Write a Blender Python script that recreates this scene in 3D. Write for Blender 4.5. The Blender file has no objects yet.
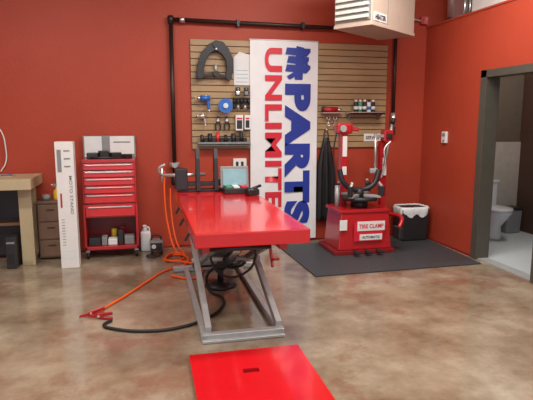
import bpy, bmesh, math, random
from mathutils import Vector, Matrix, Euler
random.seed(7)
C=bpy.context.scene.collection

# ------------------------------------------------------------ materials
def newmat(name):
    m=bpy.data.materials.new(name); m.use_nodes=True
    nt=m.node_tree; b=nt.nodes['Principled BSDF']
    return m,nt,b
def mat(name,col,rough=.5,metal=0.,var=.08,scale=12.,bump=0.,coat=0.,spec=.5):
    m,nt,b=newmat(name)
    tc=nt.nodes.new('ShaderNodeTexCoord')
    n=nt.nodes.new('ShaderNodeTexNoise'); n.inputs['Scale'].default_value=scale; n.inputs['Detail'].default_value=4
    nt.links.new(tc.outputs['Object'],n.inputs['Vector'])
    r=nt.nodes.new('ShaderNodeValToRGB')
    r.color_ramp.elements[0].position=.3; r.color_ramp.elements[1].position=.7
    r.color_ramp.elements[0].color=[c*(1-var) for c in col]+[1]
    r.color_ramp.elements[1].color=[min(1,c*(1+var)) for c in col]+[1]
    nt.links.new(n.outputs['Fac'],r.inputs['Fac']); nt.links.new(r.outputs['Color'],b.inputs['Base Color'])
    b.inputs['Roughness'].default_value=rough; b.inputs['Metallic'].default_value=metal
    b.inputs['Coat Weight'].default_value=coat; b.inputs['Coat Roughness'].default_value=.08
    b.inputs['Specular IOR Level'].default_value=spec
    if bump:
        bp=nt.nodes.new('ShaderNodeBump'); bp.inputs['Strength'].default_value=bump; bp.inputs['Distance'].default_value=.01
        nt.links.new(n.outputs['Fac'],bp.inputs['Height']); nt.links.new(bp.outputs['Normal'],b.inputs['Normal'])
    return m
def emis(name,col,s):
    m,nt,b=newmat(name); b.inputs['Base Color'].default_value=(*col,1)
    b.inputs['Emission Color'].default_value=(*col,1); b.inputs['Emission Strength'].default_value=s
    return m
def wall_mat(name,c1,c2,rough=.5):
    m,nt,b=newmat(name)
    tc=nt.nodes.new('ShaderNodeTexCoord')
    n=nt.nodes.new('ShaderNodeTexNoise'); n.inputs['Scale'].default_value=.9; n.inputs['Detail'].default_value=5; n.inputs['Roughness'].default_value=.6
    n2=nt.nodes.new('ShaderNodeTexNoise'); n2.inputs['Scale'].default_value=45; n2.inputs['Detail'].default_value=4
    nt.links.new(tc.outputs['Object'],n.inputs['Vector']); nt.links.new(tc.outputs['Object'],n2.inputs['Vector'])
    r=nt.nodes.new('ShaderNodeValToRGB'); r.color_ramp.elements[0].position=.3; r.color_ramp.elements[1].position=.7
    r.color_ramp.elements[0].color=(*c1,1); r.color_ramp.elements[1].color=(*c2,1)
    nt.links.new(n.outputs['Fac'],r.inputs['Fac']); nt.links.new(r.outputs['Color'],b.inputs['Base Color'])
    bp=nt.nodes.new('ShaderNodeBump'); bp.inputs['Strength'].default_value=.35; bp.inputs['Distance'].default_value=.006
    nt.links.new(n2.outputs['Fac'],bp.inputs['Height']); nt.links.new(bp.outputs['Normal'],b.inputs['Normal'])
    b.inputs['Roughness'].default_value=rough; b.inputs['Specular IOR Level'].default_value=.35
    return m
def floor_mat():
    m,nt,b=newmat('stained_concrete')
    N=nt.nodes.new; Lk=nt.links.new
    tc=N('ShaderNodeTexCoord')
    def noise(s,d,r):
        q=N('ShaderNodeTexNoise'); q.inputs['Scale'].default_value=s; q.inputs['Detail'].default_value=d; q.inputs['Roughness'].default_value=r
        Lk(tc.outputs['Object'],q.inputs['Vector']); return q
    n=noise(1.7,10,.68); n2=noise(1.3,12,.74); n3=noise(3.5,3,.5); n4=noise(.5,3,.5)
    r=N('ShaderNodeValToRGB'); e=r.color_ramp.elements
    e[0].position=.36; e[0].color=(.175,.125,.082,1); e[1].position=.64; e[1].color=(.35,.30,.225,1)
    x=e.new(.5); x.color=(.26,.205,.145,1)
    Lk(n.outputs['Fac'],r.inputs['Fac'])
    add=N('ShaderNodeMath'); add.operation='ADD'; Lk(n2.outputs['Fac'],add.inputs[0])
    sc=N('ShaderNodeMath'); sc.operation='MULTIPLY_ADD'; Lk(n4.outputs['Fac'],sc.inputs[0]); sc.inputs[1].default_value=.6; sc.inputs[2].default_value=-.31
    Lk(sc.outputs[0],add.inputs[1])
    r2=N('ShaderNodeValToRGB'); e=r2.color_ramp.elements
    e[0].position=.50; e[0].color=(0,0,0,1); e[1].position=.60; e[1].color=(.62,.62,.62,1)
    Lk(add.outputs[0],r2.inputs['Fac'])
    mx=N('ShaderNodeMix'); mx.data_type='RGBA'; Lk(r2.outputs['Color'],mx.inputs['Factor'])
    Lk(r.outputs['Color'],mx.inputs['A']); mx.inputs['B'].default_value=(.19,.085,.052,1)
    Lk(mx.outputs['Result'],b.inputs['Base Color'])
    mr=N('ShaderNodeMapRange'); mr.inputs['From Min'].default_value=.35; mr.inputs['From Max'].default_value=.65; mr.inputs['To Min'].default_value=.08; mr.inputs['To Max'].default_value=.26
    Lk(n.outputs['Fac'],mr.inputs['Value']); Lk(mr.outputs['Result'],b.inputs['Roughness'])
    b.inputs['Specular IOR Level'].default_value=.75
    bp=N('ShaderNodeBump'); bp.inputs['Strength'].default_value=.2; bp.inputs['Distance'].default_value=.02
    Lk(n3.outputs['Fac'],bp.inputs['Height']); Lk(bp.outputs['Normal'],b.inputs['Normal'])
    return m
M={}
M['red_wall']=wall_mat('red_wall_paint',(.355,.046,.022),(.415,.056,.028))
M['floor']=floor_mat()
M['ceil']=mat('ceiling_white',(.6,.58,.54),.8)
M['red']=mat('red_gloss_paint',(.60,.008,.014),.2,coat=.6,var=.04)
M['redd']=mat('red_enamel',(.42,.010,.016),.32,coat=.3,var=.06)
M['reddk']=mat('dark_red_enamel',(.20,.008,.01),.4)
M['steel']=mat('grey_steel',(.42,.44,.45),.42,.35)
M['silver']=mat('silver',(.7,.7,.7),.3,.85)
M['dk']=mat('dark_steel',(.035,.035,.04),.4,.4)
M['black']=mat('black_rubber',(.012,.012,.014),.55)
M['mat']=mat('mat_rubber',(.04,.045,.052),.55,scale=40,bump=.3)
M['slat']=mat('slatwall_tan',(.36,.245,.13),.42,var=.07,scale=5)
M['slatgap']=mat('slat_groove',(.17,.11,.055),.7)
M['white']=mat('white_plastic',(.72,.72,.72),.4,var=.03)
M['banner']=mat('banner_vinyl',(.74,.76,.80),.35,var=.02)
M['blue']=mat('banner_blue',(.012,.035,.30),.4,var=.02)
M['bred']=mat('banner_red',(.60,.015,.035),.4,var=.02)
M['paper']=mat('paper',(.68,.71,.73),.7,var=.03)
M['beige']=mat('beige_laminate',(.46,.38,.24),.45,var=.03)
M['cab']=mat('brown_cabinet',(.17,.095,.06),.45)
M['orange']=mat('orange_cord',(.85,.11,.012),.4)
M['cblue']=mat('blue_plastic',(.02,.13,.50),.3)
M['green']=mat('green_plastic',(.04,.25,.12),.4)
M['yellow']=mat('yellow_plastic',(.75,.50,.04),.4)
M['pipe']=mat('black_iron_pipe',(.03,.016,.014),.4,.3)
M['heat']=mat('heater_enamel_red_bounce',(.50,.40,.33),.45,var=.03)  # pinkish bounce from the red walls mixed into the casing colour
M['heatl']=mat('heater_grille_enamel',(.62,.60,.56),.45,var=.03)
M['grey']=mat('grey_plastic',(.22,.23,.24),.5)
M['doorf']=mat('door_frame_bronze',(.075,.068,.055),.45)
M['tile']=mat('pale_tile',(.50,.56,.60),.3,var=.03)
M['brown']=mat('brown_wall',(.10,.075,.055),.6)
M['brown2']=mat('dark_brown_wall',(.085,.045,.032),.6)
M['wains']=mat('cream_wainscot',(.40,.37,.33),.5)
M['porc']=mat('porcelain',(.60,.64,.68),.2,var=.02)
M['tube']=emis('fluorescent_tube',(1,.95,.85),6)
M['screen']=mat('pale_blue_cover',(.22,.40,.46),.25)

# ------------------------------------------------------------ helpers
def empty(name,loc=(0,0,0)):
    e=bpy.data.objects.new(name,None); e.empty_display_size=.1; e.location=loc; C.objects.link(e); return e
def attach(o,p):
    if p is not None:
        o.parent=p; o.matrix_parent_inverse=Matrix.Translation(-Vector(p.location))
def mkobj(name,bm,m,p=None,smooth=False):
    me=bpy.data.meshes.new(name); bm.normal_update(); bm.to_mesh(me); bm.free()
    me.materials.append(m)
    if smooth:
        for f in me.polygons: f.use_smooth=True
    o=bpy.data.objects.new(name,me); C.objects.link(o); attach(o,p); return o
def box(p,name,c,s,m,bev=0.,rot=None,taper=None):
    bm=bmesh.new(); bmesh.ops.create_cube(bm,size=1)
    for v in bm.verts:
        t=1 if taper is None or v.co.z<0 else taper
        v.co=Vector((v.co.x*s[0]*t,v.co.y*s[1]*t,v.co.z*s[2]))
    if bev: bmesh.ops.bevel(bm,geom=bm.edges[:],offset=min(bev,min(s)*.45),segments=2,affect='EDGES',profile=.6)
    if rot: bmesh.ops.rotate(bm,verts=bm.verts,cent=(0,0,0),matrix=Euler(rot).to_matrix())
    bmesh.ops.translate(bm,verts=bm.verts,vec=c)
    return mkobj(name,bm,m,p)
def bb(p,name,x0,x1,y0,y1,z0,z1,m,bev=0.):
    return box(p,name,((x0+x1)/2,(y0+y1)/2,(z0+z1)/2),(x1-x0,y1-y0,z1-z0),m,bev)
def cyl(p,name,a,b,r,m,r2=None,seg=20):
    a=Vector(a);b=Vector(b);d=b-a
    bm=bmesh.new(); bmesh.ops.create_cone(bm,cap_ends=True,segments=seg,radius1=r,radius2=r if r2 is None else r2,depth=d.length)
    q=d.to_track_quat('Z','Y').to_matrix()
    bmesh.ops.rotate(bm,verts=bm.verts,cent=(0,0,0),matrix=q)
    bmesh.ops.translate(bm,verts=bm.verts,vec=(a+b)/2)
    o=mkobj(name,bm,m,p)
    for f in o.data.polygons: f.use_smooth=len(f.vertices)==4
    return o
def beam(p,name,a,b,w,h,m,bev=.003):
    a=Vector(a);b=Vector(b);d=b-a
    bm=bmesh.new(); bmesh.ops.create_cube(bm,size=1)
    z=d.normalized(); x=Vector((1,0,0)) if abs(z.x)<.9 else Vector((0,1,0))
    y=z.cross(x).normalized(); x=y.cross(z).normalized()
    for v in bm.verts: v.co=Vector((v.co.x*w,v.co.y*h,v.co.z*d.length))
    if bev: bmesh.ops.bevel(bm,geom=bm.edges[:],offset=bev,segments=1,affect='EDGES')
    R=Matrix((x,y,z)).transposed()
    bmesh.ops.rotate(bm,verts=bm.verts,cent=(0,0,0),matrix=R)
    bmesh.ops.translate(bm,verts=bm.verts,vec=(a+b)/2)
    return mkobj(name,bm,m,p)
def tube(p,name,pts,r,m,smooth=True,cyc=False,res=6):
    cu=bpy.data.curves.new(name,'CURVE'); cu.dimensions='3D'; cu.bevel_depth=r; cu.bevel_resolution=3; cu.use_fill_caps=True
    if smooth:
        s=cu.splines.new('BEZIER'); s.bezier_points.add(len(pts)-1)
        for bp,c in zip(s.bezier_points,pts):
            bp.co=c; bp.handle_left_type=bp.handle_right_type='AUTO'
        s.resolution_u=res
    else:
        s=cu.splines.new('POLY'); s.points.add(len(pts)-1)
        for bp,c in zip(s.points,pts): bp.co=(*c,1)
    s.use_cyclic_u=cyc
    o=bpy.data.objects.new(name+'_c',cu); C.objects.link(o)
    dg=bpy.context.evaluated_depsgraph_get(); me=bpy.data.meshes.new_from_object(o.evaluated_get(dg))
    bpy.data.objects.remove(o); me.materials.clear(); me.materials.append(m)
    for f in me.polygons: f.use_smooth=True
    o=bpy.data.objects.new(name,me); C.objects.link(o); attach(o,p); return o
def text(p,name,s,org,u,v,w,h,m,bold=.02):
    "flat lettering fitted to w x h rectangle starting at org, along u (reading) and v (letter tops)"
    cu=bpy.data.curves.new(name,'FONT'); cu.body=s; cu.offset=bold; cu.space_character=1.06
    o=bpy.data.objects.new(name+'_c',cu); C.objects.link(o)
    dg=bpy.context.evaluated_depsgraph_get(); me=bpy.data.meshes.new_from_object(o.evaluated_get(dg))
    bpy.data.objects.remove(o)
    xs=[a.co.x for a in me.vertices]; ys=[a.co.y for a in me.vertices]
    x0,x1,y0,y1=min(xs),max(xs),min(ys),max(ys)
    org=Vector(org);u=Vector(u);v=Vector(v)
    for a in me.vertices:
        a.co=org+u*((a.co.x-x0)/(x1-x0)*w)+v*((a.co.y-y0)/(y1-y0)*h)
    me.materials.clear(); me.materials.append(m)
    o=bpy.data.objects.new(name,me); C.objects.link(o); attach(o,p); return o
def poly(p,name,pts,m,thick=0.,d=(0,-1,0)):
    bm=bmesh.new(); vs=[bm.verts.new(c) for c in pts]; f=bm.faces.new(vs)
    if thick:
        r=bmesh.ops.extrude_face_region(bm,geom=[f]); 
        bmesh.ops.translate(bm,verts=[g for g in r['geom'] if isinstance(g,bmesh.types.BMVert)],vec=Vector(d)*thick)
        bmesh.ops.recalc_face_normals(bm,faces=bm.faces[:])
    return mkobj(name,bm,m,p)
def lathe(p,name,prof,loc,m,seg=28):
    bm=bmesh.new(); rings=[]
    for r,z in prof:
        rings.append([bm.verts.new((loc[0]+r*math.cos(2*math.pi*i/seg),loc[1]+r*math.sin(2*math.pi*i/seg),loc[2]+z)) for i in range(seg)])
    for a,b in zip(rings,rings[1:]):
        for i in range(seg): bm.faces.new((a[i],a[(i+1)%seg],b[(i+1)%seg],b[i]))
    bm.faces.new(rings[0][::-1]); bm.faces.new(rings[-1])
    bmesh.ops.recalc_face_normals(bm,faces=bm.faces[:])
    o=mkobj(name,bm,m,p)
    for f in o.data.polygons: f.use_smooth=len(f.vertices)==4
    return o

D=6.35; W=3.59; HC=3.7; RW=2.72
# ------------------------------------------------------------ room shell
bb(None,'floor',-4,6.2,-2.5,D+.2,-.1,0,M['floor'])
bb(None,'ceiling',-4,6.2,-2.5,D+.2,HC,HC+.1,M['ceil'])
bb(None,'wall_back',-4,6.2,D,D+.2,0,HC,M['red_wall'])
bb(None,'wall_left',-4.15,-4,-2.5,D+.2,0,HC,M['red_wall'])
bb(None,'wall_far_right',6.2,6.35,-2.5,D+.2,0,HC,M['red_wall'])
DY0,DY1,DZ=4.10,5.06,2.03
wr=empty('wall_right',(W,5,0))
bb(wr,'panel_far',W,W+.12,DY1,D,0,RW,M['red_wall'])
bb(wr,'panel_near',W,W+.12,-2.5,DY0,0,RW,M['red_wall'])
bb(wr,'panel_over_door',W,W+.12,DY0,DY1,DZ,RW,M['red_wall'])
bb(None,'trim_partition_cap',W-.01,W+.14,-2.5,D,RW,RW+.02,M['red_wall'])
bb(None,'ceiling_restroom',W+.12,6.2,-2.5,D,RW-.12,RW-.02,M['ceil'])
dr=empty('door_1',(W,4.6,0))
bb(dr,'jamb_far',W-.03,W+.14,DY1-.05,DY1+.05,0,DZ+.05,M['doorf'],.004)
bb(dr,'jamb_near',W-.03,W+.14,DY0-.05,DY0+.05,0,DZ+.05,M['doorf'],.004)
bb(dr,'head',W-.03,W+.14,DY0-.05,DY1+.05,DZ-.03,DZ+.05,M['doorf'],.004)
bb(dr,'threshold',W,W+.13,DY0+.05,DY1-.05,0,.012,M['steel'])
bb(None,'baseboard_right',W-.012,W,DY1+.05,D,0,.02,M['reddk'])
bb(None,'baseboard_back',-4,W,D-.012,D,0,.02,M['reddk'])
# restroom interior
bb(None,'floor_restroom',W+.13,6.2,3,D,0,.01,M['tile'])
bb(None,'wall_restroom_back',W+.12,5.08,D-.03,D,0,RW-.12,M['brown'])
bb(None,'trim_restroom_wainscot',W+.12,5.08,D-.055,D-.03,.01,1.25,M['wains'])
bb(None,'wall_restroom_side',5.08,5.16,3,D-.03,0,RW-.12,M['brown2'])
TX=4.40
to=empty('toilet',(TX,5.95,0))
def oval(name,prof,cx,cy,m,sx_=1,sy_=1.3,p=to):
    bm=bmesh.new(); rings=[]; seg=28
    for r,z,dy in prof: rings.append([bm.verts.new((cx+r*sx_*math.cos(2*math.pi*i/seg),cy+dy+r*sy_*math.sin(2*math.pi*i/seg),z)) for i in range(seg)])
    for a,b in zip(rings,rings[1:]):
        for i in range(seg): bm.faces.new((a[i],a[(i+1)%seg],b[(i+1)%seg],b[i]))
    bm.faces.new(rings[0][::-1]); bm.faces.new(rings[-1]); bmesh.ops.recalc_face_normals(bm,faces=bm.faces[:])
    return mkobj(name,bm,m,p,True)
oval('pedestal_bowl',[(.13,.011,.05),(.12,.06,.05),(.10,.18,.04),(.14,.29,.0),(.18,.37,-.02),(.185,.39,-.02),(.17,.40,-.02)],TX,5.85,M['porc'])
oval('seat_lid',[(.185,.40,-.02),(.19,.41,-.02),(.185,.43,-.02),(.15,.437,-.02)],TX,5.85,M['porc'])
bb(to,'tank',TX-.19,TX+.19,6.07,6.27,.40,.72,M['porc'],.02); bb(to,'tank_lid',TX-.205,TX+.205,6.055,6.28,.72,.755,M['porc'],.01)
bb(to,'tank_neck',TX-.08,TX+.08,6.0,6.2,.25,.41,M['porc'],.02); cyl(to,'flush_lever',(TX-.14,6.06,.66),(TX-.08,6.05,.65),.008,M['silver'])
tb=empty('restroom_waste_bin',(4.85,6.15,0))
box(tb,'body',(4.86,6.15,.17),(.22,.2,.32),M['grey'],.02,taper=1.12); box(tb,'lid',(4.86,6.15,.35),(.26,.24,.04),M['dk'],.015)

# ------------------------------------------------------------ roof-top things over restroom
du=empty('ventilation_duct',(4.2,6.0,RW))
for i in range(12):
    cyl(du,'ring_%d'%i,(3.78+i*.06,5.98,RW+.19),(3.83+i*.06,5.98,RW+.19),.17 if i%2 else .155,M['silver'])
cyl(du,'riser',(3.80,6.12,RW+.1),(3.80,6.12,HC),.06,M['silver'])
bb(du,'saddle',3.8,4.4,5.9,6.08,RW-.02,RW+.05,M['steel'])
wh=empty('stored_white_crate',(4.0,5.2,RW))
bb(wh,'body',3.74,4.3,4.95,5.62,RW-.02,RW+.24,M['white'],.01)
bb(wh,'lid',3.73,4.31,4.94,5.63,RW+.24,RW+.28,M['grey'],.01)
cd=empty('electrical_conduit',(3.35,D,3)); tube(cd,'pipe',[(3.30,D-.03,HC),(3.30,D-.03,2.95),(3.36,D-.03,2.84),(3.50,D-.03,2.80)],.012,M['steel']); bb(cd,'junction_box',3.48,3.58,D-.05,D,2.76,2.86,M['redd'],.005)

# ------------------------------------------------------------ slatwall
sw=empty('slatwall_panel',(1.8,D-.02,1.85))
SX0,SX1,SZ0,SZ1=.54,3.04,1.20,2.49
bb(sw,'backing',SX0,SX1,D-.012,D-.001,SZ0,SZ1,M['slatgap'])
n=17; st=(SZ1-SZ0)/n
bm=bmesh.new()
for i in range(n):
    z=SZ0+i*st
    r=bmesh.ops.create_cube(bm,size=1)
    for v in r['verts']: v.co=Vector((v.co.x*(SX1-SX0)+(SX0+SX1)/2,v.co.y*.016+D-.02,v.co.z*(st-.011)+z+st/2))
mkobj('slats',bm,M['slat'],sw)
# ------------------------------------------------------------ banner
bn=empty('hanging_vinyl_banner',(1.67,D-.06,1.3))
BX0,BX1,BZ0,BZ1=1.245,2.10,.04,2.50; BY=D-.06
bm=bmesh.new(); nx,nz=12,30; g=[]
for j in range(nz+1):
    row=[]
    for i in range(nx+1):
        x=BX0+(BX1-BX0)*i/nx; z=BZ0+(BZ1-BZ0)*j/nz
        row.append(bm.verts.new((x,BY+.006*math.sin(i*.9+j*.25)*(1-j/nz)+.006,z)))
    g.append(row)
for j in range(nz):
    for i in range(nx): bm.faces.new((g[j][i],g[j][i+1],g[j+1][i+1],g[j+1][i]))
mkobj('sheet',bm,M['banner'],bn,True)
cyl(bn,'top_rod',(BX0-.01,BY+.01,BZ1),(BX1+.01,BY+.01,BZ1),.009,M['white'])
TY=BY-.006
text(bn,'unlimited_lettering','UNLIMITED',(1.425,TY,2.41),(0,0,-1),(1,0,0),2.28,.215,M['bred'],.035)
text(bn,'parts_lettering','PARTS',(1.675,TY,1.99),(0,0,-1),(1,0,0),1.76,.335,M['blue'],.065)
for k,(z,dx) in enumerate([(2.40,0),(2.30,.02),(2.20,0)]):
    poly(bn,'emblem_bar_%d'%k,[(1.68+dx,TY,z-.06),(1.95,TY,z-.085),(2.0-dx,TY,z-.03),(2.0-dx,TY,z+.01),(1.70+dx,TY,z+.02)],M['blue'])
poly(bn,'emblem_core',[(1.80,TY-.001,2.04),(1.90,TY-.001,2.04),(1.92,TY-.001,2.42),(1.82,TY-.001,2.44)],M['blue'])
poly(bn,'emblem_slash',[(1.70,TY-.002,2.08),(1.73,TY-.002,2.04),(1.99,TY-.002,2.17),(1.97,TY-.002,2.23)],M['blue'])

# ------------------------------------------------------------ wall air pipe
ap=empty('compressed_air_pipe',(.3,D-.05,2.68))
PY=D-.06
cyl(ap,'drop_left',(.32,PY,2.66),(.32,PY,.92),.024,M['pipe'])
cyl(ap,'run_top',(.32,PY,2.69),(3.13,PY,2.66),.024,M['pipe'])
cyl(ap,'drop_right',(3.13,PY,2.64),(3.13,PY,1.62),.022,M['pipe'])
for i,(x,z) in enumerate([(.32,2.69),(3.13,2.66)]):
    lathe(ap,'elbow_%d'%i,[(.01,-.05),(.034,-.045),(.038,0),(.034,.04),(.01,.045)],(x,PY,z),M['pipe'])
cyl(ap,'union',(.42,PY,2.688),(.48,PY,2.688),.034,M['silver'])
for i,x in enumerate([1.1,1.9,2.7]):
    bb(ap,'strap_%d'%i,x-.015,x+.015,PY-.03,D-.002,2.64,2.72,M['dk'])
cyl(ap,'tee',(.26,PY,1.02),(.38,PY,1.02),.034,M['silver'])
cyl(ap,'regulator',(.32,PY-.02,.93),(.32,PY-.02,.78),.045,M['dk'])
cyl(ap,'gauge',(.32,PY-.05,1.02),(.32,PY-.08,1.02),.03,M['steel'])
cyl(ap,'right_filter',(3.13,PY-.01,1.64),(3.13,PY-.01,1.46),.034,M['silver'])
cyl(ap,'right_bowl',(3.13,PY-.01,1.46),(3.13,PY-.01,1.36),.028,M['dk'])

# ------------------------------------------------------------ heater
he=empty('ceiling_unit_heater',(2.5,5.5,2.5))
hu=Vector((.8,.6,0)); hv=Vector((-.6,.8,0)); A=Vector((2.24,5.04,0))
def hp(a,b,z): 
    q=A+hu*a+hv*b; return (q.x,q.y,z)
def hbox(name,a0,a1,b0,b1,z0,z1,m,bev=0):
    c=hp((a0+a1)/2,(b0+b1)/2,(z0+z1)/2)
    return box(he,name,c,(a1-a0,b1-b0,z1-z0),m,bev,rot=(0,0,math.atan2(.6,.8)))
hbox('casing',0,.98,0,.44,2.50,3.15,M['heat'],.01)
hbox('bottom_lip',-.006,.986,-.006,.446,2.495,2.53,M['heat'],.004)
hbox('louver_frame',-.012,0,.01,.43,2.55,3.12,M['grey'])
for i in range(9): hbox('louver_%d'%i,-.035,-.005,.03,.41,2.57+i*.06,2.60+i*.06,M['heatl'])
hbox('seam',.33,.335,-.004,.0,2.53,3.15,M['grey'])
hbox('nameplate',.04,.30,-.006,.0,2.545,2.63,M['paper'])
q=hp(.06,-.009,2.56); text(he,'nameplate_text','HEATER',q,hu,(0,0,1),.22,.05,M['dk'],.04)
for i,(a,b) in enumerate([(.1,.06),(.88,.06),(.1,.38),(.88,.38)]):
    cyl(he,'hanger_rod_%d'%i,hp(a,b,3.15),hp(a,b,HC),.008,M['steel'])
tube(he,'gas_line',[hp(.98,.3,2.7),hp(1.1,.3,2.68),hp(1.15,.3,2.8),hp(1.12,.35,3.1),hp(1.1,.35,3.68)],.014,M['yellow'])
cyl(he,'flue',hp(.6,.22,3.15),hp(.6,.22,HC),.07,M['silver'])

# ------------------------------------------------------------ thermostat
th=empty('wall_thermostat',(W,5.79,1.34))
bb(th,'case',W-.03,W,5.73,5.83,1.27,1.41,M['white'],.008)
bb(th,'window',W-.033,W-.03,5.75,5.81,1.35,1.39,M['grey'])
bb(th,'lever',W-.037,W-.03,5.77,5.785,1.285,1.31,M['black'])

# ------------------------------------------------------------ slatwall merchandise
def sx(u): return .55+(u-191)*.01268
def sz(v): return 2.49-(v-40)*.01225
SY=D-.03
fc=empty('steering_fork_yoke',(sx(212),SY,sz(60)))
o=poly(fc,'forged_frame',[(sx(a),SY-.02,sz(b)) for a,b in [(194,78),(196,64),(200,53),(206,46),(213,41.5),(220,43),(225,49),(229,58),(229,70),(226,79),(221,77),(223,68),(222,60),(218,54),(213,51),(208,54),(204,60),(202,68),(202,77)]],M['dk'],.06)
md=o.modifiers.new('b','BEVEL'); md.width=.008; md.segments=2
beam(fc,'lower_link',(sx(197),SY-.05,sz(75)),(sx(213),SY-.05,sz(73)),.035,.035,M['dk']); beam(fc,'lower_link_b',(sx(213),SY-.05,sz(73)),(sx(225),SY-.05,sz(76)),.03,.03,M['dk'])
for i,(a,b) in enumerate([(225,76),(198,75),(213,46),(213,73)]):
    cyl(fc,'boss_%d'%i,(sx(a),SY-.10,sz(b)),(sx(a),SY-.02,sz(b)),.034,M['dk'])
cyl(fc,'clamp_screw',(sx(213),SY-.05,sz(73)),(sx(213),SY-.05,sz(63)),.014,M['steel'])
cyl(fc,'hook',(sx(213),SY,sz(50)),(sx(213),SY-.12,sz(50)),.008,M['silver'])
ps=empty('pinned_paper_sheet',(sx(238),SY,sz(69)))
bb(ps,'sheet',sx(230.5),sx(247),SY-.006,SY-.003,sz(83),sz(56),M['paper']); poly(ps,'folded_corner',[(sx(231),SY-.007,sz(56)),(sx(236),SY-.007,sz(51)),(sx(247),SY-.007,sz(54)),(sx(247),SY-.007,sz(57))],M['paper'])
for i in range(4): bb(ps,'line_%d'%i,sx(233),sx(244),SY-.0075,SY-.006,sz(80)+i*.045,sz(80)+i*.045+.006,M['screen'])
def gun(name,u,v,body,s=1,col2='dk'):
    e=empty(name,(sx(u),SY,sz(v))); x=sx(u); z=sz(v); y=SY-.07
    cyl(e,'barrel',(x-.08*s,y,z),(x+.06*s,y,z),.042*s,M[body])
    cyl(e,'nose',(x-.13*s,y,z),(x-.08*s,y,z),.02*s,M['silver'],.034*s)
    cyl(e,'anvil',(x-.16*s,y,z),(x-.13*s,y,z),.011*s,M['silver'])
    beam(e,'handle',(x+.03*s,y,z-.02),(x+.045*s,y,z-.16*s),.045*s,.05*s,M[body],.01)
    cyl(e,'coupler',(x+.045*s,y,z-.16*s),(x+.047*s,y,z-.2*s),.012,M['silver'])
    cyl(e,'trigger',(x-.005,y,z-.05*s),(x-.005,y,z-.08*s),.008,M[col2])
    cyl(e,'hook',(x,SY,z+.03),(x,SY-.1,z+.03),.006,M['silver'])
gun('impact_wrench',203,96,'cblue',.8)
bl=empty('blue_air_hose_reel',(sx(222),SY,sz(103)))
cyl(bl,'spool',(sx(221),SY,sz(103)),(sx(221),SY-.11,sz(103)),.06,M['cblue'])
cyl(bl,'flange_front',(sx(221),SY-.10,sz(103)),(sx(221),SY-.115,sz(103)),.085,M['cblue'])
cyl(bl,'hub',(sx(221),SY-.115,sz(103)),(sx(221),SY-.135,sz(103)),.03,M['silver'])
gun('air_ratchet',200,113,'silver',.6)
sr=empty('socket_rail',(sx(238),SY,sz(98)))
bb(sr,'rail',sx(229),sx(245.5),SY-.03,SY,sz(97),sz(95),M['dk'])
for i in range(5):
    x=sx(230.5+i*3.4); cyl(sr,'socket_%d'%i,(x,SY-.035,sz(96)),(x,SY-.035,sz(101)),.019,M['dk' if i%2 else 'black']); cyl(sr,'socket_b_%d'%i,(x,SY-.035,sz(102)),(x,SY-.035,sz(106)),.016,M['silver' if i%2 else 'dk'])
for nm,u0,u1,v0,v1 in [('small_parts_box',231,238,112,127),('small_parts_box.001',239.5,245,112,126)]:
    e=empty(nm,(sx(u0),SY,sz(v1)))
    bb(e,'carton',sx(u0),sx(u1),SY-.08,SY-.001,sz(v1),sz(v0),M['white'],.004)
    bb(e,'label',sx(u0)+.012,sx(u1)-.012,SY-.082,SY-.08,sz(v1)+.02,sz(v0)-.06,M['dk'])
    bb(e,'stripe',sx(u0)+.012,sx(u1)-.012,SY-.082,SY-.08,sz(v0)-.05,sz(v0)-.03,M['bred'])
def card(name,u,v,w,h,m1,m2):
    e=empty(name,(sx(u),SY,sz(v))); x=sx(u); z=sz(v)
    cyl(e,'peg',(x,SY,z),(x,SY-.12,z),.005,M['silver'])
    bb(e,'backing_card',x-w/2,x+w/2,SY-.09,SY-.086,z-h,z+.02,M[m1]); box(e,'blister',(x,SY-.1,z-h*.6),(w*.7,.025,h*.55),M[m2],.008)
card('blister_pack',233,87,.06,.08,'dk','silver'); card('blister_pack.001',241,87,.06,.08,'dk','grey')
def pliers(name,u,v,hm='dk',s=1.):
    e=empty(name,(sx(u),SY,sz(v))); x=sx(u); z=sz(v); y=SY-.03
    beam(e,'jaw_l',(x-.01,y,z),(x-.004,y,z+.05*s),.014,.014,M['dk'])
    beam(e,'jaw_r',(x+.01,y,z),(x+.004,y,z+.05*s),.014,.014,M['dk'])
    cyl(e,'pivot',(x,y-.012,z),(x,y+.012,z),.016,M['silver'])
    tube(e,'handle_l',[(x,y,z),(x-.03*s,y,z-.06*s),(x-.024*s,y,z-.13*s)],.010,M[hm])
    tube(e,'handle_r',[(x,y,z),(x+.03*s,y,z-.06*s),(x+.024*s,y,z-.13*s)],.010,M[hm])
    cyl(e,'hook',(x,SY,z+.02),(x,SY-.06,z+.02),.005,M['silver'])
pliers('locking_pliers',214.5,117,'dk',.95); pliers('slip_joint_pliers',223,117,'dk',.95)
def wrench(name,u,v,s=1.,m='silver'):
    e=empty(name,(sx(u),SY,sz(v))); x=sx(u); z=sz(v); y=SY-.025
    beam(e,'shank',(x,y,z),(x,y,z-.17*s),.014,.008,M[m])
    tube(e,'ring',[(x+.018*math.cos(a*math.pi/4),y,z-.19*s+.018*math.sin(a*math.pi/4)) for a in range(8)],.006,M[m],cyc=True)
    tube(e,'open_jaw',[(x-.018,y,z+.03),(x-.02,y,z+.008),(x,y,z-.004),(x+.02,y,z+.008),(x+.018,y,z+.03)],.007,M[m])
    cyl(e,'hook',(x,SY,z-.005),(x,SY-.06,z-.005),.005,M['silver'])
for i,u in enumerate([325,332]): wrench('combination_wrench'+('.%03d'%i if i else ''),u,116,.35+.05*i)
tr=empty('tool_tray',(sx(215),SY,sz(141)))
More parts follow.
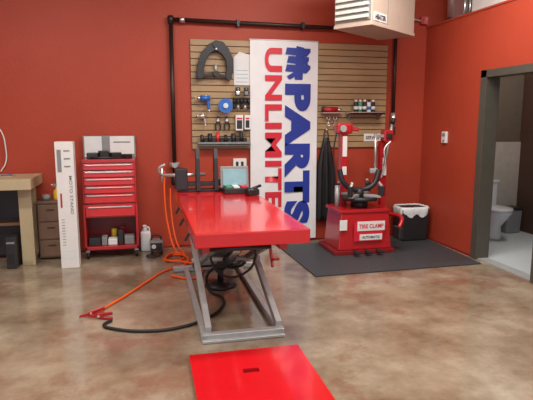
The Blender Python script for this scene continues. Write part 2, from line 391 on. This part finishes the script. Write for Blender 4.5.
bb(tr,'tray',sx(195),sx(245),SY-.10,SY,sz(141.5),sz(140),M['grey']); bb(tr,'lip',sx(195),sx(245),SY-.10,SY-.095,sz(141),sz(138),M['grey'])
for i in range(6): 
    x=sx(199+i*7.5); q=i%3
    cyl(tr,'bit_%d'%i,(x,SY-.05,sz(140)),(x,SY-.05,sz(131-q*1.2)),.02+.008*(q==1),M[['dk','black','bred','black'][i%4]]); bb(tr,'block_%d'%i,x+.025,x+.065,SY-.08,SY-.02,sz(140),sz(134),M[['black','dk'][i%2]],.004)
sh=empty('display_shelf',(sx(360),SY,sz(110)))
bb(sh,'board',sx(343),sx(381),SY-.16,SY,sz(111),sz(109.5),M['silver']); bb(sh,'front_lip',sx(343),sx(381),SY-.16,SY-.155,sz(111),sz(108.5),M['silver'])
for i,u in enumerate([346,378]): poly(sh,'bracket_%d'%i,[(sx(u),SY,sz(111)),(sx(u),SY-.14,sz(111)),(sx(u),SY,sz(117))],M['steel'],.004,(1,0,0))
cols=['dk','green','black','white','black']
for i in range(5):
    e=empty('spray_can'+('.%03d'%i if i else ''),(sx(352+i*4.6),SY-.08,sz(109.5)))
    x=sx(352+i*4.6); z=sz(109.5)+.001
    lathe(e,'can',[(.024,0),(.026,.005),(.026,.12),(.02,.135)],(x,SY-.08,z),M[cols[i]],16)
    cyl(e,'cap',(x,SY-.08,z+.13),(x,SY-.08,z+.165),.017,M['white' if i!=3 else 'dk'])
    cyl(e,'band',(x,SY-.08,z+.04),(x,SY-.08,z+.08),.0268,M['paper' if i!=3 else 'cblue'])
rt=empty('bench_torque_tool',(sx(330),SY,sz(105)))
bb(rt,'shelf',sx(317),sx(338),SY-.12,SY,sz(110),sz(109),M['silver'])
cyl(rt,'body',(sx(319),SY-.06,sz(106)),(sx(333),SY-.06,sz(106)),.03,M['redd']); cyl(rt,'shaft',(sx(333),SY-.06,sz(106)),(sx(338),SY-.06,sz(106)),.012,M['silver'])
cyl(rt,'head',(sx(318.5),SY-.06,sz(109)),(sx(318.5),SY-.06,sz(103)),.022,M['dk'])
ob=empty('wall_outlet_box',(sx(235),D,sz(160)))
bb(ob,'plate',sx(229),sx(242),D-.05,D,sz(166),sz(155),M['white'],.006)
for i in range(2): bb(ob,'socket_%d'%i,sx(231.5+i*5),sx(234+i*5),D-.053,D-.049,sz(163),sz(158),M['dk'])
wl=empty('shelf_label_sign',(sx(373),SY,sz(135))); bb(wl,'sign',sx(364),sx(383),SY-.006,SY-.001,sz(139),sz(131),M['white']); text(wl,'sign_text','SERVICE',(sx(366),SY-.008,sz(137)),(1,0,0),(0,0,1),.19,.045,M['dk'],.03)

# ------------------------------------------------------------ work apron hanging
ja=empty('hanging_work_apron',(2.2,D-.04,1.3))
bm=bmesh.new(); nx,nz=14,20; g=[]
for j in range(nz+1):
    t=j/nz; row=[]
    hw=.03+.075*min(1,t*3)+.03*t
    for i in range(nx+1):
        s=i/nx*2-1
        row.append(bm.verts.new((2.22+.03*t+s*hw,D-.06-.03*math.cos(s*9+.6*t)*min(1,t*2)-.02*(1-s*s),1.33-t*1.06)))
    g.append(row)
for j in range(nz):
    for i in range(nx): bm.faces.new((g[j][i],g[j][i+1],g[j+1][i+1],g[j+1][i]))
o=mkobj('cloth',bm,M['black'],ja,True); md=o.modifiers.new('s','SOLIDIFY'); md.thickness=.008
tube(ja,'neck_strap',[(2.19,D-.07,1.32),(2.20,D-.06,1.40),(2.22,D-.055,1.43),(2.24,D-.06,1.40),(2.25,D-.07,1.32)],.006,M['black'])
cyl(ja,'peg',(2.22,D-.03,1.42),(2.22,D-.08,1.43),.008,M['silver'])

# ------------------------------------------------------------ rubber mat
fm=empty('rubber_floor_mat',(2.5,5.4,0))
poly(fm,'sheet',[(1.60,4.77,.001),(3.50,4.82,.001),(3.56,6.25,.001),(1.55,6.10,.001)],M['mat'],.012,(0,0,1))

# ------------------------------------------------------------ tool chest
tc=empty('rolling_tool_chest',(-.4,6.1,0))
x0,x1,y0,y1=-.71,-.12,5.98,6.31
for i,(x,y) in enumerate([(x0+.03,y0+.03),(x1-.03,y0+.03),(x0+.03,y1-.03),(x1-.03,y1-.03)]):
    cyl(tc,'caster_%d'%i,(x-.015,y,.04),(x+.015,y,.04),.04,M['black']); bb(tc,'caster_fork_%d'%i,x-.02,x+.02,y-.015,y+.015,.07,.10,M['steel'])
bb(tc,'base_pan',x0,x1,y0,y1,.10,.14,M['redd'],.005)
bb(tc,'left_side',x0,x0+.025,y0,y1,.1,.62,M['redd'],.004)
bb(tc,'right_side',x1-.025,x1,y0,y1,.1,.62,M['redd'],.004)
bb(tc,'cart_back',x0,x1,y1-.01,y1,.12,.6,M['reddk'])
bb(tc,'cart_drawer_box',x0+.01,x1-.01,y0+.01,y1,.47,.62,M['redd'],.004)
bb(tc,'cart_drawer',x0+.03,x1-.03,y0-.006,y0+.02,.485,.60,M['red'],.006)
bb(tc,'cart_pull',x0+.06,x1-.06,y0-.02,y0-.004,.585,.597,M['silver'],.003)
bb(tc,'chest_body',x0+.005,x1-.005,y0+.01,y1,.625,1.12,M['redd'],.006)
zz=.64
for i,hh in enumerate([.105,.09,.09,.08,.08]):
    bb(tc,'drawer_%d'%i,x0+.025,x1-.025,y0-.004,y0+.03,zz,zz+hh-.012,M['red'],.006)
    bb(tc,'drawer_pull_%d'%i,x0+.05,x1-.05,y0-.018,y0-.002,zz+hh-.03,zz+hh-.022,M['silver'],.003)
    bb(tc,'drawer_gap_%d'%i,x0+.02,x1-.02,y0+.004,y0+.012,zz+hh-.014,zz+hh,M['dk'])
    zz+=hh
bb(tc,'lid',x0+.005,x1-.005,y1-.03,y1,1.12,1.37,M['grey'],.004)
bb(tc,'lid_sticker',x0+.02,x0+.21,y1-.036,y1-.03,1.13,1.365,M['paper']); bb(tc,'lid_sticker_b',x0+.30,x1-.02,y1-.036,y1-.03,1.16,1.365,M['white'])
bb(tc,'lid_lettering',x0+.34,x1-.06,y1-.038,y1-.036,1.29,1.305,M['grey'])
for i,(x,w,h_,m_) in enumerate([(x0+.06,.12,.07,'dk'),(x0+.19,.10,.09,'black'),(x0+.30,.12,.07,'dk'),(x0+.44,.09,.05,'black')]):
    box(tc,'tray_item_%d'%i,(x+w/2,y0+.12,1.12+h_/2),(w,.1,h_),M[m_],.01,rot=(0,0,.3*i))
cyl(tc,'tray_screwdriver',(x0+.1,y0+.06,1.135),(x0+.34,y0+.05,1.135),.014,M['dk'])
for i,(x,w,h_,m_) in enumerate([(x0+.04,.13,.09,'dk'),(x0+.18,.06,.10,'grey'),(x0+.25,.10,.07,'paper'),(x0+.36,.06,.17,'dk'),(x0+.43,.11,.10,'grey')]):
    bb(tc,'shelf_item_%d'%i,x,x+w,y0+.05,y0+.18,.14,.14+h_,M[m_],.01)
lathe(tc,'shelf_can',[(.035,0),(.035,.14),(.03,.155)],(x0+.31,y0+.24,.14),M['yellow'],16)
lathe(tc,'shelf_can_b',[(.03,0),(.03,.16),(.02,.175)],(x0+.40,y0+.24,.14),M['bred'],16)

# ------------------------------------------------------------ tall carton
ct=empty('tall_shipping_carton',(-.81,5.73,0))
bb(ct,'carton',-.915,-.735,5.66,5.80,.001,1.33,M['white'],.004)
text(ct,'carton_print','MOTO STAND',(-.79,5.657,.98),(0,0,-1),(1,0,0),.40,.03,M['grey'],.01)
bb(ct,'print_panel',-.895,-.855,5.657,5.66,1.02,1.25,M['grey']); bb(ct,'print_panel_b',-.895,-.765,5.657,5.66,.10,.20,M['paper'])
bb(ct,'red_patch',-.885,-.868,5.656,5.657,.65,.80,M['redd'])
for i in range(10): bb(ct,'print_row_%d'%i,-.885,-.855,5.657,5.66,.25+i*.03,.256+i*.03,M['grey'])
for i in range(3): bb(ct,'icon_%d'%i,-.83,-.77,5.657,5.66,1.07+i*.08,1.085+i*.08,M['grey'])

# ------------------------------------------------------------ workbench
wb=empty('workbench',(-1.8,6.1,0))
bb(wb,'top',-2.6,-1.17,5.70,6.33,.84,.95,M['beige'],.006)
bb(wb,'leg_panel_right',-1.34,-1.21,5.88,5.94,.0,.84,M['beige'],.004); bb(wb,'leg_panel_right_back',-1.34,-1.24,6.24,6.30,.0,.84,M['beige'],.004)
bb(wb,'foot_right',-1.34,-1.24,5.88,6.30,.0,.05,M['beige'],.004)
bb(wb,'leg_panel_left',-2.55,-2.41,5.88,5.94,0,.84,M['beige'],.004); bb(wb,'leg_left_back',-2.55,-2.41,6.24,6.30,0,.84,M['beige'],.004)
bb(wb,'modesty_panel',-2.45,-1.30,6.22,6.24,.05,.84,M['dk'])
bb(wb,'shelf',-2.41,-1.34,6.0,6.24,.42,.45,M['cab'])
pc=empty('computer_tower',(-1.45,6.0,0))
bb(pc,'case',-1.47,-1.37,5.76,5.85,.001,.34,M['dk'],.008); bb(pc,'side',-1.47,-1.37,5.85,5.98,.001,.34,M['dk'],.006); bb(pc,'drive_bay',-1.46,-1.38,5.756,5.76,.27,.29,M['grey']); bb(pc,'vent',-1.45,-1.39,5.756,5.76,.06,.16,M['black'])
pf=empty('paper_pad',(-1.40,6.05,.95)); bb(pf,'pad',-1.55,-1.40,5.95,6.15,.951,.960,M['beige'],.002); cyl(pf,'pen',(-1.52,6.0,.966),(-1.42,6.06,.966),.005,M['cblue'])
fc=empty('drawer_cabinet',(-1.05,6.2,0))
bb(fc,'carcass',-1.20,-.92,6.07,6.33,.02,.64,M['cab'],.006)
for i in range(3):
    bb(fc,'drawer_%d'%i,-1.19,-.93,6.055,6.07,.04+i*.2,.225+i*.2,M['cab'],.005); bb(fc,'pull_%d'%i,-1.10,-1.02,6.045,6.055,.165+i*.2,.175+i*.2,M['dk'])
bb(fc,'top',-1.205,-.91,6.05,6.34,.64,.665,M['cab'],.004)
sp=empty('spray_bottle',(-1.0,6.15,.665))
lathe(sp,'bottle',[(.04,0),(.042,.01),(.042,.10),(.015,.13),(.015,.15)],(-.99,6.15,.666),M['yellow'],18)
box(sp,'trigger_head',(-1.0,6.15,.83),(.07,.025,.03),M['grey'],.006); cyl(sp,'nozzle',(-1.035,6.15,.835),(-1.05,6.15,.835),.008,M['white'])
tp=empty('tape_roll',(-1.11,6.15,.67)); cyl(tp,'roll',(-1.11,6.15,.667),(-1.11,6.15,.725),.045,M['grey']); cyl(tp,'core',(-1.11,6.15,.725),(-1.11,6.15,.727),.028,M['beige'])
wc=empty('wall_cable',(-1.6,D-.02,1.2))
tube(wc,'cable',[(-1.62,D-.02,1.50),(-1.56,D-.03,1.42),(-1.53,D-.03,1.25),(-1.54,D-.03,1.08),(-1.60,D-.02,.98)],.007,M['paper']); bb(wc,'plate',-1.68,-1.61,D-.012,D,1.45,1.56,M['white'],.003)

# ------------------------------------------------------------ battery charger + jug on floor
bc=empty('battery_charger',(.07,6.05,0))
bb(bc,'case',.0,.15,6.02,6.2,.03,.16,M['grey'],.02); bb(bc,'face',.01,.14,6.015,6.02,.05,.14,M['dk'],.0)
cyl(bc,'meter',(.045,6.015,.10),(.045,6.005,.10),.025,M['white']); cyl(bc,'knob',(.11,6.015,.09),(.11,5.995,.09),.014,M['black'])
tube(bc,'handle',[(.02,6.11,.15),(.03,6.11,.20),(.12,6.11,.20),(.13,6.11,.15)],.010,M['black'])
for i,x in enumerate((.02,.13)): cyl(bc,'wheel_%d'%i,(x-.012,6.04,.035),(x+.012,6.04,.035),.035,M['black'])
tube(bc,'leads',[(.07,6.0,.08),(.11,5.93,.03),(.06,5.86,.02),(-.04,5.90,.02),(.0,5.96,.02),(.07,5.93,.02)],.009,M['black'])
jg=empty('plastic_fluid_jug',(-.05,6.2,0))
box(jg,'body',(-.045,6.24,.12),(.12,.09,.24),M['paper'],.025); lathe(jg,'neck',[(.04,0),(.02,.04),(.02,.06)],(-.055,6.26,.23),M['paper'],18); cyl(jg,'cap',(-.055,6.26,.285),(-.055,6.26,.31),.023,M['white'])
tube(jg,'handle',[(-.03,6.26,.27),(-.015,6.26,.285),(.0,6.26,.24),(-.005,6.26,.19)],.009,M['paper'])

# ------------------------------------------------------------ lift table
lt=empty('motorcycle_lift_table',(.66,4.4,0))
TX0,TX1,TY0,TY1,TZ=.29,1.095,3.39,5.62,.80
bb(lt,'deck',TX0,TX1,TY0,TY1,.70,TZ,M['red'],.008)
bb(lt,'deck_underframe_left',.35,.40,3.5,5.5,.64,.70,M['redd']); bb(lt,'deck_underframe_right',.90,.96,3.5,5.5,.64,.70,M['redd'])
AX0,AX1=.385,.90
for i,x in enumerate((AX0-.03,AX1+.0)):
    beam(lt,'base_rail_%d'%i,(x,3.47,.03),(x,5.30,.03),.045,.045,M['steel'])
beam(lt,'base_cross_front',(AX0-.05,3.50,.03),(AX1+.03,3.50,.03),.06,.05,M['steel'])
beam(lt,'base_cross_front_lip',(AX0-.05,3.46,.012),(AX1+.03,3.46,.012),.04,.02,M['steel'])
beam(lt,'base_cross_rear',(AX0-.16,5.28,.03),(AX1+.16,5.28,.03),.06,.05,M['steel'])
for i,x in enumerate((AX0-.0,AX1)):
    beam(lt,'scissor_outer_%d'%i,(x,3.52,.07),(x,5.15,.64),.045,.06,M['steel'])
for i,x in enumerate((AX0+.06,AX1-.06)):
    beam(lt,'scissor_inner_%d'%i,(x,5.15,.07),(x,3.64,.64),.04,.05,M['grey'])
cyl(lt,'pivot_bar',(AX0-.04,4.35,.36),(AX1+.04,4.35,.36),.02,M['steel'])
cyl(lt,'roller_front',(AX0+.03,3.64,.63),(AX1-.03,3.64,.63),.02,M['dk']); cyl(lt,'roller_rear',(AX0+.03,5.15,.09),(AX1-.03,5.15,.09),.025,M['dk'])
cyl(lt,'cross_brace',(AX0+.06,4.75,.22),(AX1-.06,4.75,.22),.018,M['steel'])
cyl(lt,'hydraulic_cylinder',(.65,4.9,.12),(.65,4.15,.42),.045,M['dk']); cyl(lt,'hydraulic_rod',(.65,4.15,.42),(.65,3.75,.60),.022,M['silver'])
beam(lt,'safety_lock_arm',(1.0,4.3,.64),(.99,4.08,.34),.02,.03,M['redd']); cyl(lt,'lock_handle',(.98,4.1,.40),(1.05,4.1,.40),.012,M['redd'])
bb(lt,'side_bracket',.98,1.06,4.0,4.12,.61,.70,M['redd'],.005)
for i in range(3): beam(lt,'left_hook_%d'%i,(.295,3.9+i*.6,.70),(.26,3.9+i*.6,.64),.02,.02,M['dk'])
lathe(lt,'oil_drain_pan',[(.16,0),(.25,.12),(.27,.13),(.265,.14),(.24,.13),(.14,.02)],(.64,4.72,.28),M['grey'],32)  # separate oil drain pan on the floor, only grouped under the lift
cyl(lt,'oil_drain_pan_stand',(.64,4.72,.0),(.64,4.72,.28),.03,M['dk']); lathe(lt,'oil_drain_pan_foot',[(.15,0),(.15,.02),(.03,.05)],(.64,4.72,.001),M['dk'],24)

# ------------------------------------------------------------ wheel vise at the far end
wv=empty('wheel_clamp_vise',(.55,5.45,.8))
VZ=.802
bb(wv,'base_plate',.32,.84,5.46,5.60,VZ,.825,M['dk'],.004)
bb(wv,'left_jaw_block',.28,.41,5.44,5.56,.825,1.05,M['dk'],.012)
cyl(wv,'screw',(.16,5.50,.98),(.60,5.50,.98),.018,M['silver'])
cyl(wv,'screw_tee',(.15,5.50,.90),(.15,5.50,1.06),.012,M['silver'])
tube(wv,'crank',[(.16,5.50,.98),(.13,5.47,1.0),(.12,5.44,1.06),(.18,5.44,1.10)],.012,M['steel'])
for i,x in enumerate((.50,.69)):
    poly(wv,'jaw_plate_%d'%i,[(x,5.42,.82),(x,5.59,.82),(x,5.57,1.18),(x,5.54,1.25),(x,5.49,1.25),(x,5.45,1.15)],M['dk'],.038,(1,0,0))
bb(wv,'guide_bar',.38,.80,5.45,5.48,.86,.90,M['dk'],.004); bb(wv,'guide_bar_b',.38,.80,5.54,5.57,.86,.90,M['dk'],.004)
cyl(wv,'lever',(.72,5.51,.92),(.86,5.51,.92),.014,M['steel'])
tr2=empty('tie_down_ratchet',(1.0,5.05,.8))
box(tr2,'body',(1.02,5.08,.833),(.12,.1,.06),M['dk'],.01,rot=(0,0,.3)); cyl(tr2,'spool',(.96,5.05,.845),(1.07,5.08,.845),.035,M['dk']); cyl(tr2,'handle',(1.0,5.08,.86),(1.12,5.14,.89),.014,M['black'])
pb=empty('plastic_parts_case',(.9,5.3,.8))
bb(pb,'tray',.76,1.03,5.20,5.40,.801,.86,M['dk'],.01)
box(pb,'open_lid',(.895,5.405,.955),(.30,.02,.23),M['grey'],.008,rot=(-.15,0,0)); box(pb,'lid_insert',(.895,5.391,.955),(.25,.012,.17),M['screen'],.004,rot=(-.15,0,0))
for i in range(3): bb(pb,'divider_%d'%i,.78+i*.08,.84+i*.08,5.22,5.38,.855,.875,M[['green','paper','bred'][i]],.003)

# ------------------------------------------------------------ ramp plate
rp=empty('loading_ramp_plate',(.6,2.7,0))
RX0,RX1,RY0,RY1=.225,.965,2.20,3.24; hx0,hx1,hy0,hy1=.53,.63,2.92,2.97; z0,z1=.004,.03
bm=bmesh.new()
xs=[RX0,hx0,hx1,RX1]; ys=[RY0,hy0,hy1,RY1]
top=[[bm.verts.new((x,y,z1)) for x in xs] for y in ys]; bot=[[bm.verts.new((x,y,z0)) for x in xs] for y in ys]
for j in range(3):
    for i in range(3):
        if i==1 and j==1: continue
        bm.faces.new((top[j][i],top[j][i+1],top[j+1][i+1],top[j+1][i])); bm.faces.new((bot[j][i],bot[j+1][i],bot[j+1][i+1],bot[j][i+1]))
for k in range(3):
    bm.faces.new((top[0][k],bot[0][k],bot[0][k+1],top[0][k+1])); bm.faces.new((top[3][k],top[3][k+1],bot[3][k+1],bot[3][k]))
    bm.faces.new((top[k][0],top[k+1][0],bot[k+1][0],bot[k][0])); bm.faces.new((top[k][3],bot[k][3],bot[k+1][3],top[k+1][3]))
bm.faces.new((top[1][1],top[1][2],bot[1][2],bot[1][1])); bm.faces.new((top[2][1],bot[2][1],bot[2][2],top[2][2]))
bm.faces.new((top[1][1],bot[1][1],bot[2][1],top[2][1])); bm.faces.new((top[1][2],top[2][2],bot[2][2],bot[1][2]))
bmesh.ops.recalc_face_normals(bm,faces=bm.faces[:])
mkobj('plate',bm,M['red'],rp)
bb(rp,'slot_shade',hx0,hx1,hy0,hy1,.002,.006,M['black'])  # black sheet standing in for the shade inside the slot

# ------------------------------------------------------------ tire changer
tm=empty('tire_changer_machine',(2.45,5.7,0))
cx,cy=2.44,5.70
bb(tm,'foot_plate',2.05,2.80,5.46,6.02,.014,.06,M['reddk'],.006)
box(tm,'cabinet',(cx,5.74,.28),(.66,.50,.44),M['redd'],.015,taper=.9)
bb(tm,'cabinet_top',2.12,2.74,5.50,5.98,.49,.53,M['redd'],.01)
box(tm,'front_plate',(cx+.03,5.478,.27),(.36,.012,.22),M['bred'],.004)
box(tm,'label_plate',(cx+.06,5.474,.34),(.34,.012,.11),M['white'],.003)
text(tm,'label_text','TIRE CLAMP',(cx-.09,5.466,.315),(1,0,0),(0,0,1),.30,.05,M['bred'],.03)
box(tm,'label_plate_low',(cx+.06,5.474,.21),(.28,.012,.07),M['white'],.003); text(tm,'label_text_low','AUTOMATIC',(cx-.05,5.466,.195),(1,0,0),(0,0,1),.22,.03,M['dk'],.03)
box(tm,'side_label',(2.16,5.476,.36),(.09,.01,.12),M['white'],.003)
for i in range(3): 
    beam(tm,'pedal_arm_%d'%i,(2.3+i*.14,5.48,.07),(2.3+i*.14,5.40,.05),.03,.015,M['dk']); box(tm,'pedal_%d'%i,(2.3+i*.14,5.38,.055),(.07,.06,.02),M['black'],.005)
cyl(tm,'turntable_hub',(cx,cy,.53),(cx,cy,.62),.10,M['dk']); cyl(tm,'turntable_disc',(cx,cy,.62),(cx,cy,.66),.22,M['dk'],seg=8)
for i in range(4):
    a=math.pi/4+i*math.pi/2; dx,dy=math.cos(a),math.sin(a)
    beam(tm,'slide_%d'%i,(cx+dx*.06,cy+dy*.06,.675),(cx+dx*.27,cy+dy*.27,.675),.05,.03,M['steel'])
    o=box(tm,'jaw_%d'%i,(cx+dx*.27,cy+dy*.27,.74),(.07,.05,.12),M['dk'],.012,rot=(0,0,a))
    beam(tm,'jaw_tip_%d'%i,(cx+dx*.27,cy+dy*.27,.79),(cx+dx*.23,cy+dy*.23,.84),.03,.03,M['silver'])
cyl(tm,'cone',(cx,cy,.66),(cx,cy,.76),.07,M['dk'],.03)
tube(tm,'clamp_yoke',[(cx-.25,cy+.02,.98),(cx-.21,cy,.84),(cx-.12,cy,.76),(cx+.05,cy,.74),(cx+.18,cy,.80),(cx+.25,cy+.02,.96)],.032,M['dk'])
bb(tm,'left_column',2.25,2.34,5.84,5.94,.50,1.40,M['redd'],.01)
bb(tm,'left_column_label',2.27,2.325,5.832,5.84,1.12,1.36,M['white']); bb(tm,'left_column_label_b',2.27,2.325,5.832,5.84,.90,1.00,M['white'])
box(tm,'left_column_head',(2.29,5.88,1.45),(.20,.14,.13),M['redd'],.03); cyl(tm,'left_gauge',(2.26,5.81,1.45),(2.26,5.79,1.45),.04,M['steel'])
beam(tm,'left_column_nose',(2.34,5.88,1.45),(2.48,5.86,1.44),.045,.045,M['redd'],.01)
tube(tm,'left_air_line',[(2.20,5.85,1.42),(2.16,5.84,1.2),(2.18,5.84,.9),(2.22,5.84,.6)],.009,M['black'])
cyl(tm,'side_cylinder',(2.20,5.80,.52),(2.20,5.80,.78),.03,M['steel'])
beam(tm,'right_column',(2.86,5.93,.05),(2.80,5.90,1.30),.08,.08,M['redd'],.01)
bb(tm,'right_column_foot',2.72,2.92,5.84,6.02,.014,.12,M['redd'],.01)
bb(tm,'column_link',2.70,2.86,5.84,5.98,.30,.45,M['redd'],.01)
cyl(tm,'hex_slide',(2.82,5.84,1.00),(2.90,5.84,1.52),.02,M['silver'],seg=6); cyl(tm,'slide_grip',(2.90,5.84,1.50),(2.92,5.84,1.57),.026,M['black'])
box(tm,'slide_housing',(2.84,5.85,1.36),(.12,.12,.14),M['redd'],.015); box(tm,'slide_lock',(2.84,5.78,1.36),(.07,.03,.06),M['dk'],.01)
beam(tm,'mount_rod_arm',(2.80,5.83,1.36),(2.66,5.78,1.36),.035,.035,M['steel'])
cyl(tm,'mount_rod',(2.66,5.78,1.40),(2.66,5.76,.98),.014,M['silver']); box(tm,'mount_head',(2.64,5.76,.95),(.10,.05,.06),M['steel'],.015)
tube(tm,'lever_bar',[(2.76,5.80,.86),(2.80,5.78,1.05),(2.78,5.78,1.2),(2.86,5.78,1.30)],.012,M['silver'])
bb(tm,'column_label',2.80,2.85,5.853,5.857,.88,1.10,M['white'])
tube(tm,'bead_breaker_arm',[(2.74,5.86,.40),(2.88,5.70,.42),(2.92,5.55,.40),(2.86,5.48,.30)],.025,M['redd']); box(tm,'bead_breaker_shoe',(2.85,5.5,.24),(.05,.18,.14),M['dk'],.015)

# ------------------------------------------------------------ trash bin
tb=empty('black_trash_bin',(3.3,6.1,0))
box(tb,'bin',(3.32,6.07,.225),(.34,.26,.42),M['black'],.02,taper=1.12)
bm=bmesh.new(); prof=[(.190,.34),(.200,.38),(.203,.43),(.190,.455),(.175,.44)]; rings=[]
for r,z in prof:
    ring=[]
    for i in range(40):
        a=2*math.pi*i/40; c,s=math.cos(a),math.sin(a); k=1/max(abs(c),abs(s)); k=min(k,1.25)
        ring.append(bm.verts.new((3.32+(r+.008*math.sin(i*1.9))*c*k,6.07+(r*.78+.008*math.sin(i*2.3))*s*k,z+(.025*math.sin(i*1.3) if z<.36 else 0))))
    rings.append(ring)
for a,b in zip(rings,rings[1:]):
    for i in range(40): bm.faces.new((a[i],a[(i+1)%40],b[(i+1)%40],b[i]))
mkobj('liner_bag',bm,M['paper'],tb,True)

# ------------------------------------------------------------ hoses
oc=empty('orange_extension_cord',(0,5.4,0))
tube(oc,'drop',[(.20,D-.06,.95),(.19,D-.1,.7),(.22,6.15,.3),(.30,6.0,.03),(.38,5.85,.012),(.30,5.68,.012),(.16,5.70,.012),(.18,5.85,.012),(.26,5.92,.014),(.40,5.72,.03),(.34,5.45,.015),(.15,5.3,.012),(-.02,5.0,.012),(-.22,4.6,.012),(-.36,4.35,.012),(-.42,4.25,.012)],.011,M['orange'],res=10)
tube(oc,'loop',[(.40,5.8,.035),(.28,5.92,.035),(.20,5.84,.035),(.18,5.64,.03),(.34,5.55,.03),(.48,5.4,.02),(.50,5.1,.02),(.40,4.95,.02),(.2,5.1,.014)],.011,M['orange'],res=10)
tube(oc,'second_drop',[(.26,6.24,.75),(.26,6.2,.5),(.32,6.02,.1),(.38,5.88,.03)],.009,M['orange'])
jc=empty('jumper_clamps',(-.45,4.15,0))
for i,(x,y,a) in enumerate([(-.45,4.18,.3),(-.38,4.09,-.4)]):
    dx,dy=math.cos(a),math.sin(a)
    beam(jc,'grip_top_%d'%i,(x+dx*.08,y+dy*.08,.055),(x-dx*.05,y-dy*.05,.03),.022,.022,M['redd']); beam(jc,'grip_low_%d'%i,(x+dx*.08,y+dy*.08,.012),(x-dx*.05,y-dy*.05,.02),.022,.02,M['redd'])
    poly(jc,'jaw_%d'%i,[(x-dx*.05,y-dy*.05,.035),(x-dx*.11,y-dy*.11,.03),(x-dx*.12,y-dy*.12,.012),(x-dx*.05,y-dy*.05,.012)],M['redd'],.012,(dy,-dx,0))
    cyl(jc,'pivot_%d'%i,(x-dx*.03-dy*.02,y-dy*.03+dx*.02,.027),(x-dx*.03+dy*.02,y-dy*.03-dx*.02,.027),.01,M['silver'])
ah=empty('black_air_hose',(0,3.8,0))
tube(ah,'hose',[(-.31,4.02,.014),(-.36,3.93,.014),(-.28,3.84,.014),(-.02,3.74,.014),(.2,3.76,.014),(.42,3.90,.014),(.56,4.1,.014),(.60,4.35,.014),(.50,4.55,.05),(.54,4.45,.25),(.72,4.35,.28),(.75,4.05,.40)],.012,M['black'],res=10)
tube(ah,'hose_upper',[(.46,3.95,.60),(.48,3.98,.42),(.60,4.02,.30),(.74,4.02,.32),(.82,3.97,.45),(.80,3.95,.60)],.010,M['black'],res=10)

# ------------------------------------------------------------ ceiling fixtures + lights
def fixture(i,x,y,L=2.4,power=70):
    e=empty('fluorescent_light_fixture'+('.%03d'%i if i else ''),(x,y,3.5))
    bb(e,'housing',x-L/2,x+L/2,y-.12,y+.12,3.50,3.56,M['white'],.01)
    for k in (-.06,.06): cyl(e,'tube_%d'%(k>0),(x-L/2+.05,y+k,3.475),(x+L/2-.05,y+k,3.475),.018,M['tube'],seg=10)
    for k in (-1,1): cyl(e,'hanger_%d'%k,(x+k*L*.4,y,3.56),(x+k*L*.4,y,HC),.006,M['steel'])
    l=bpy.data.lights.new('fluorescent_lamp','AREA'); l.shape='RECTANGLE'; l.size=L; l.size_y=.22; l.energy=power; l.color=(1,.94,.85)
    lo=bpy.data.objects.new('fluorescent_lamp_%d'%i,l); lo.location=(x,y,3.44); C.objects.link(lo); attach(lo,e)
fixture(0,-1.3,3.6,2.4,62); fixture(1,1.9,4.2,2.4,95); fixture(2,-1.2,1.2,2.4,55); fixture(3,2.2,1.4,2.4,65)
rl=empty('restroom_ceiling_light',(4.5,5.2,2.55)); lathe(rl,'dome',[(.14,.06),(.15,.03),(.1,0)],(4.5,5.2,RW-.18),M['tube'],20)
l=bpy.data.lights.new('bath','POINT'); l.energy=28; l.color=(1,.95,.88); l.shadow_soft_size=.12
lo=bpy.data.objects.new('restroom_bulb',l); lo.location=(4.5,5.2,2.42); C.objects.link(lo); attach(lo,rl)
w=bpy.data.worlds.new('world'); bpy.context.scene.world=w; w.use_nodes=True
w.node_tree.nodes['Background'].inputs['Color'].default_value=(.92,.95,1,1); w.node_tree.nodes['Background'].inputs['Strength'].default_value=1.05

# ------------------------------------------------------------ camera
cam=bpy.data.cameras.new('camera'); cam.sensor_width=36; cam.lens=36*520/533; cam.clip_start=.05
co=bpy.data.objects.new('camera',cam); C.objects.link(co)
co.location=(0,0,1.55); co.rotation_euler=(math.radians(90)-math.atan(80/520),0,-math.atan(121/526.1))
bpy.context.scene.camera=co
bpy.context.scene.view_settings.view_transform='Standard'
bpy.context.scene.view_settings.look='None'
bpy.context.scene.view_settings.exposure=0.08
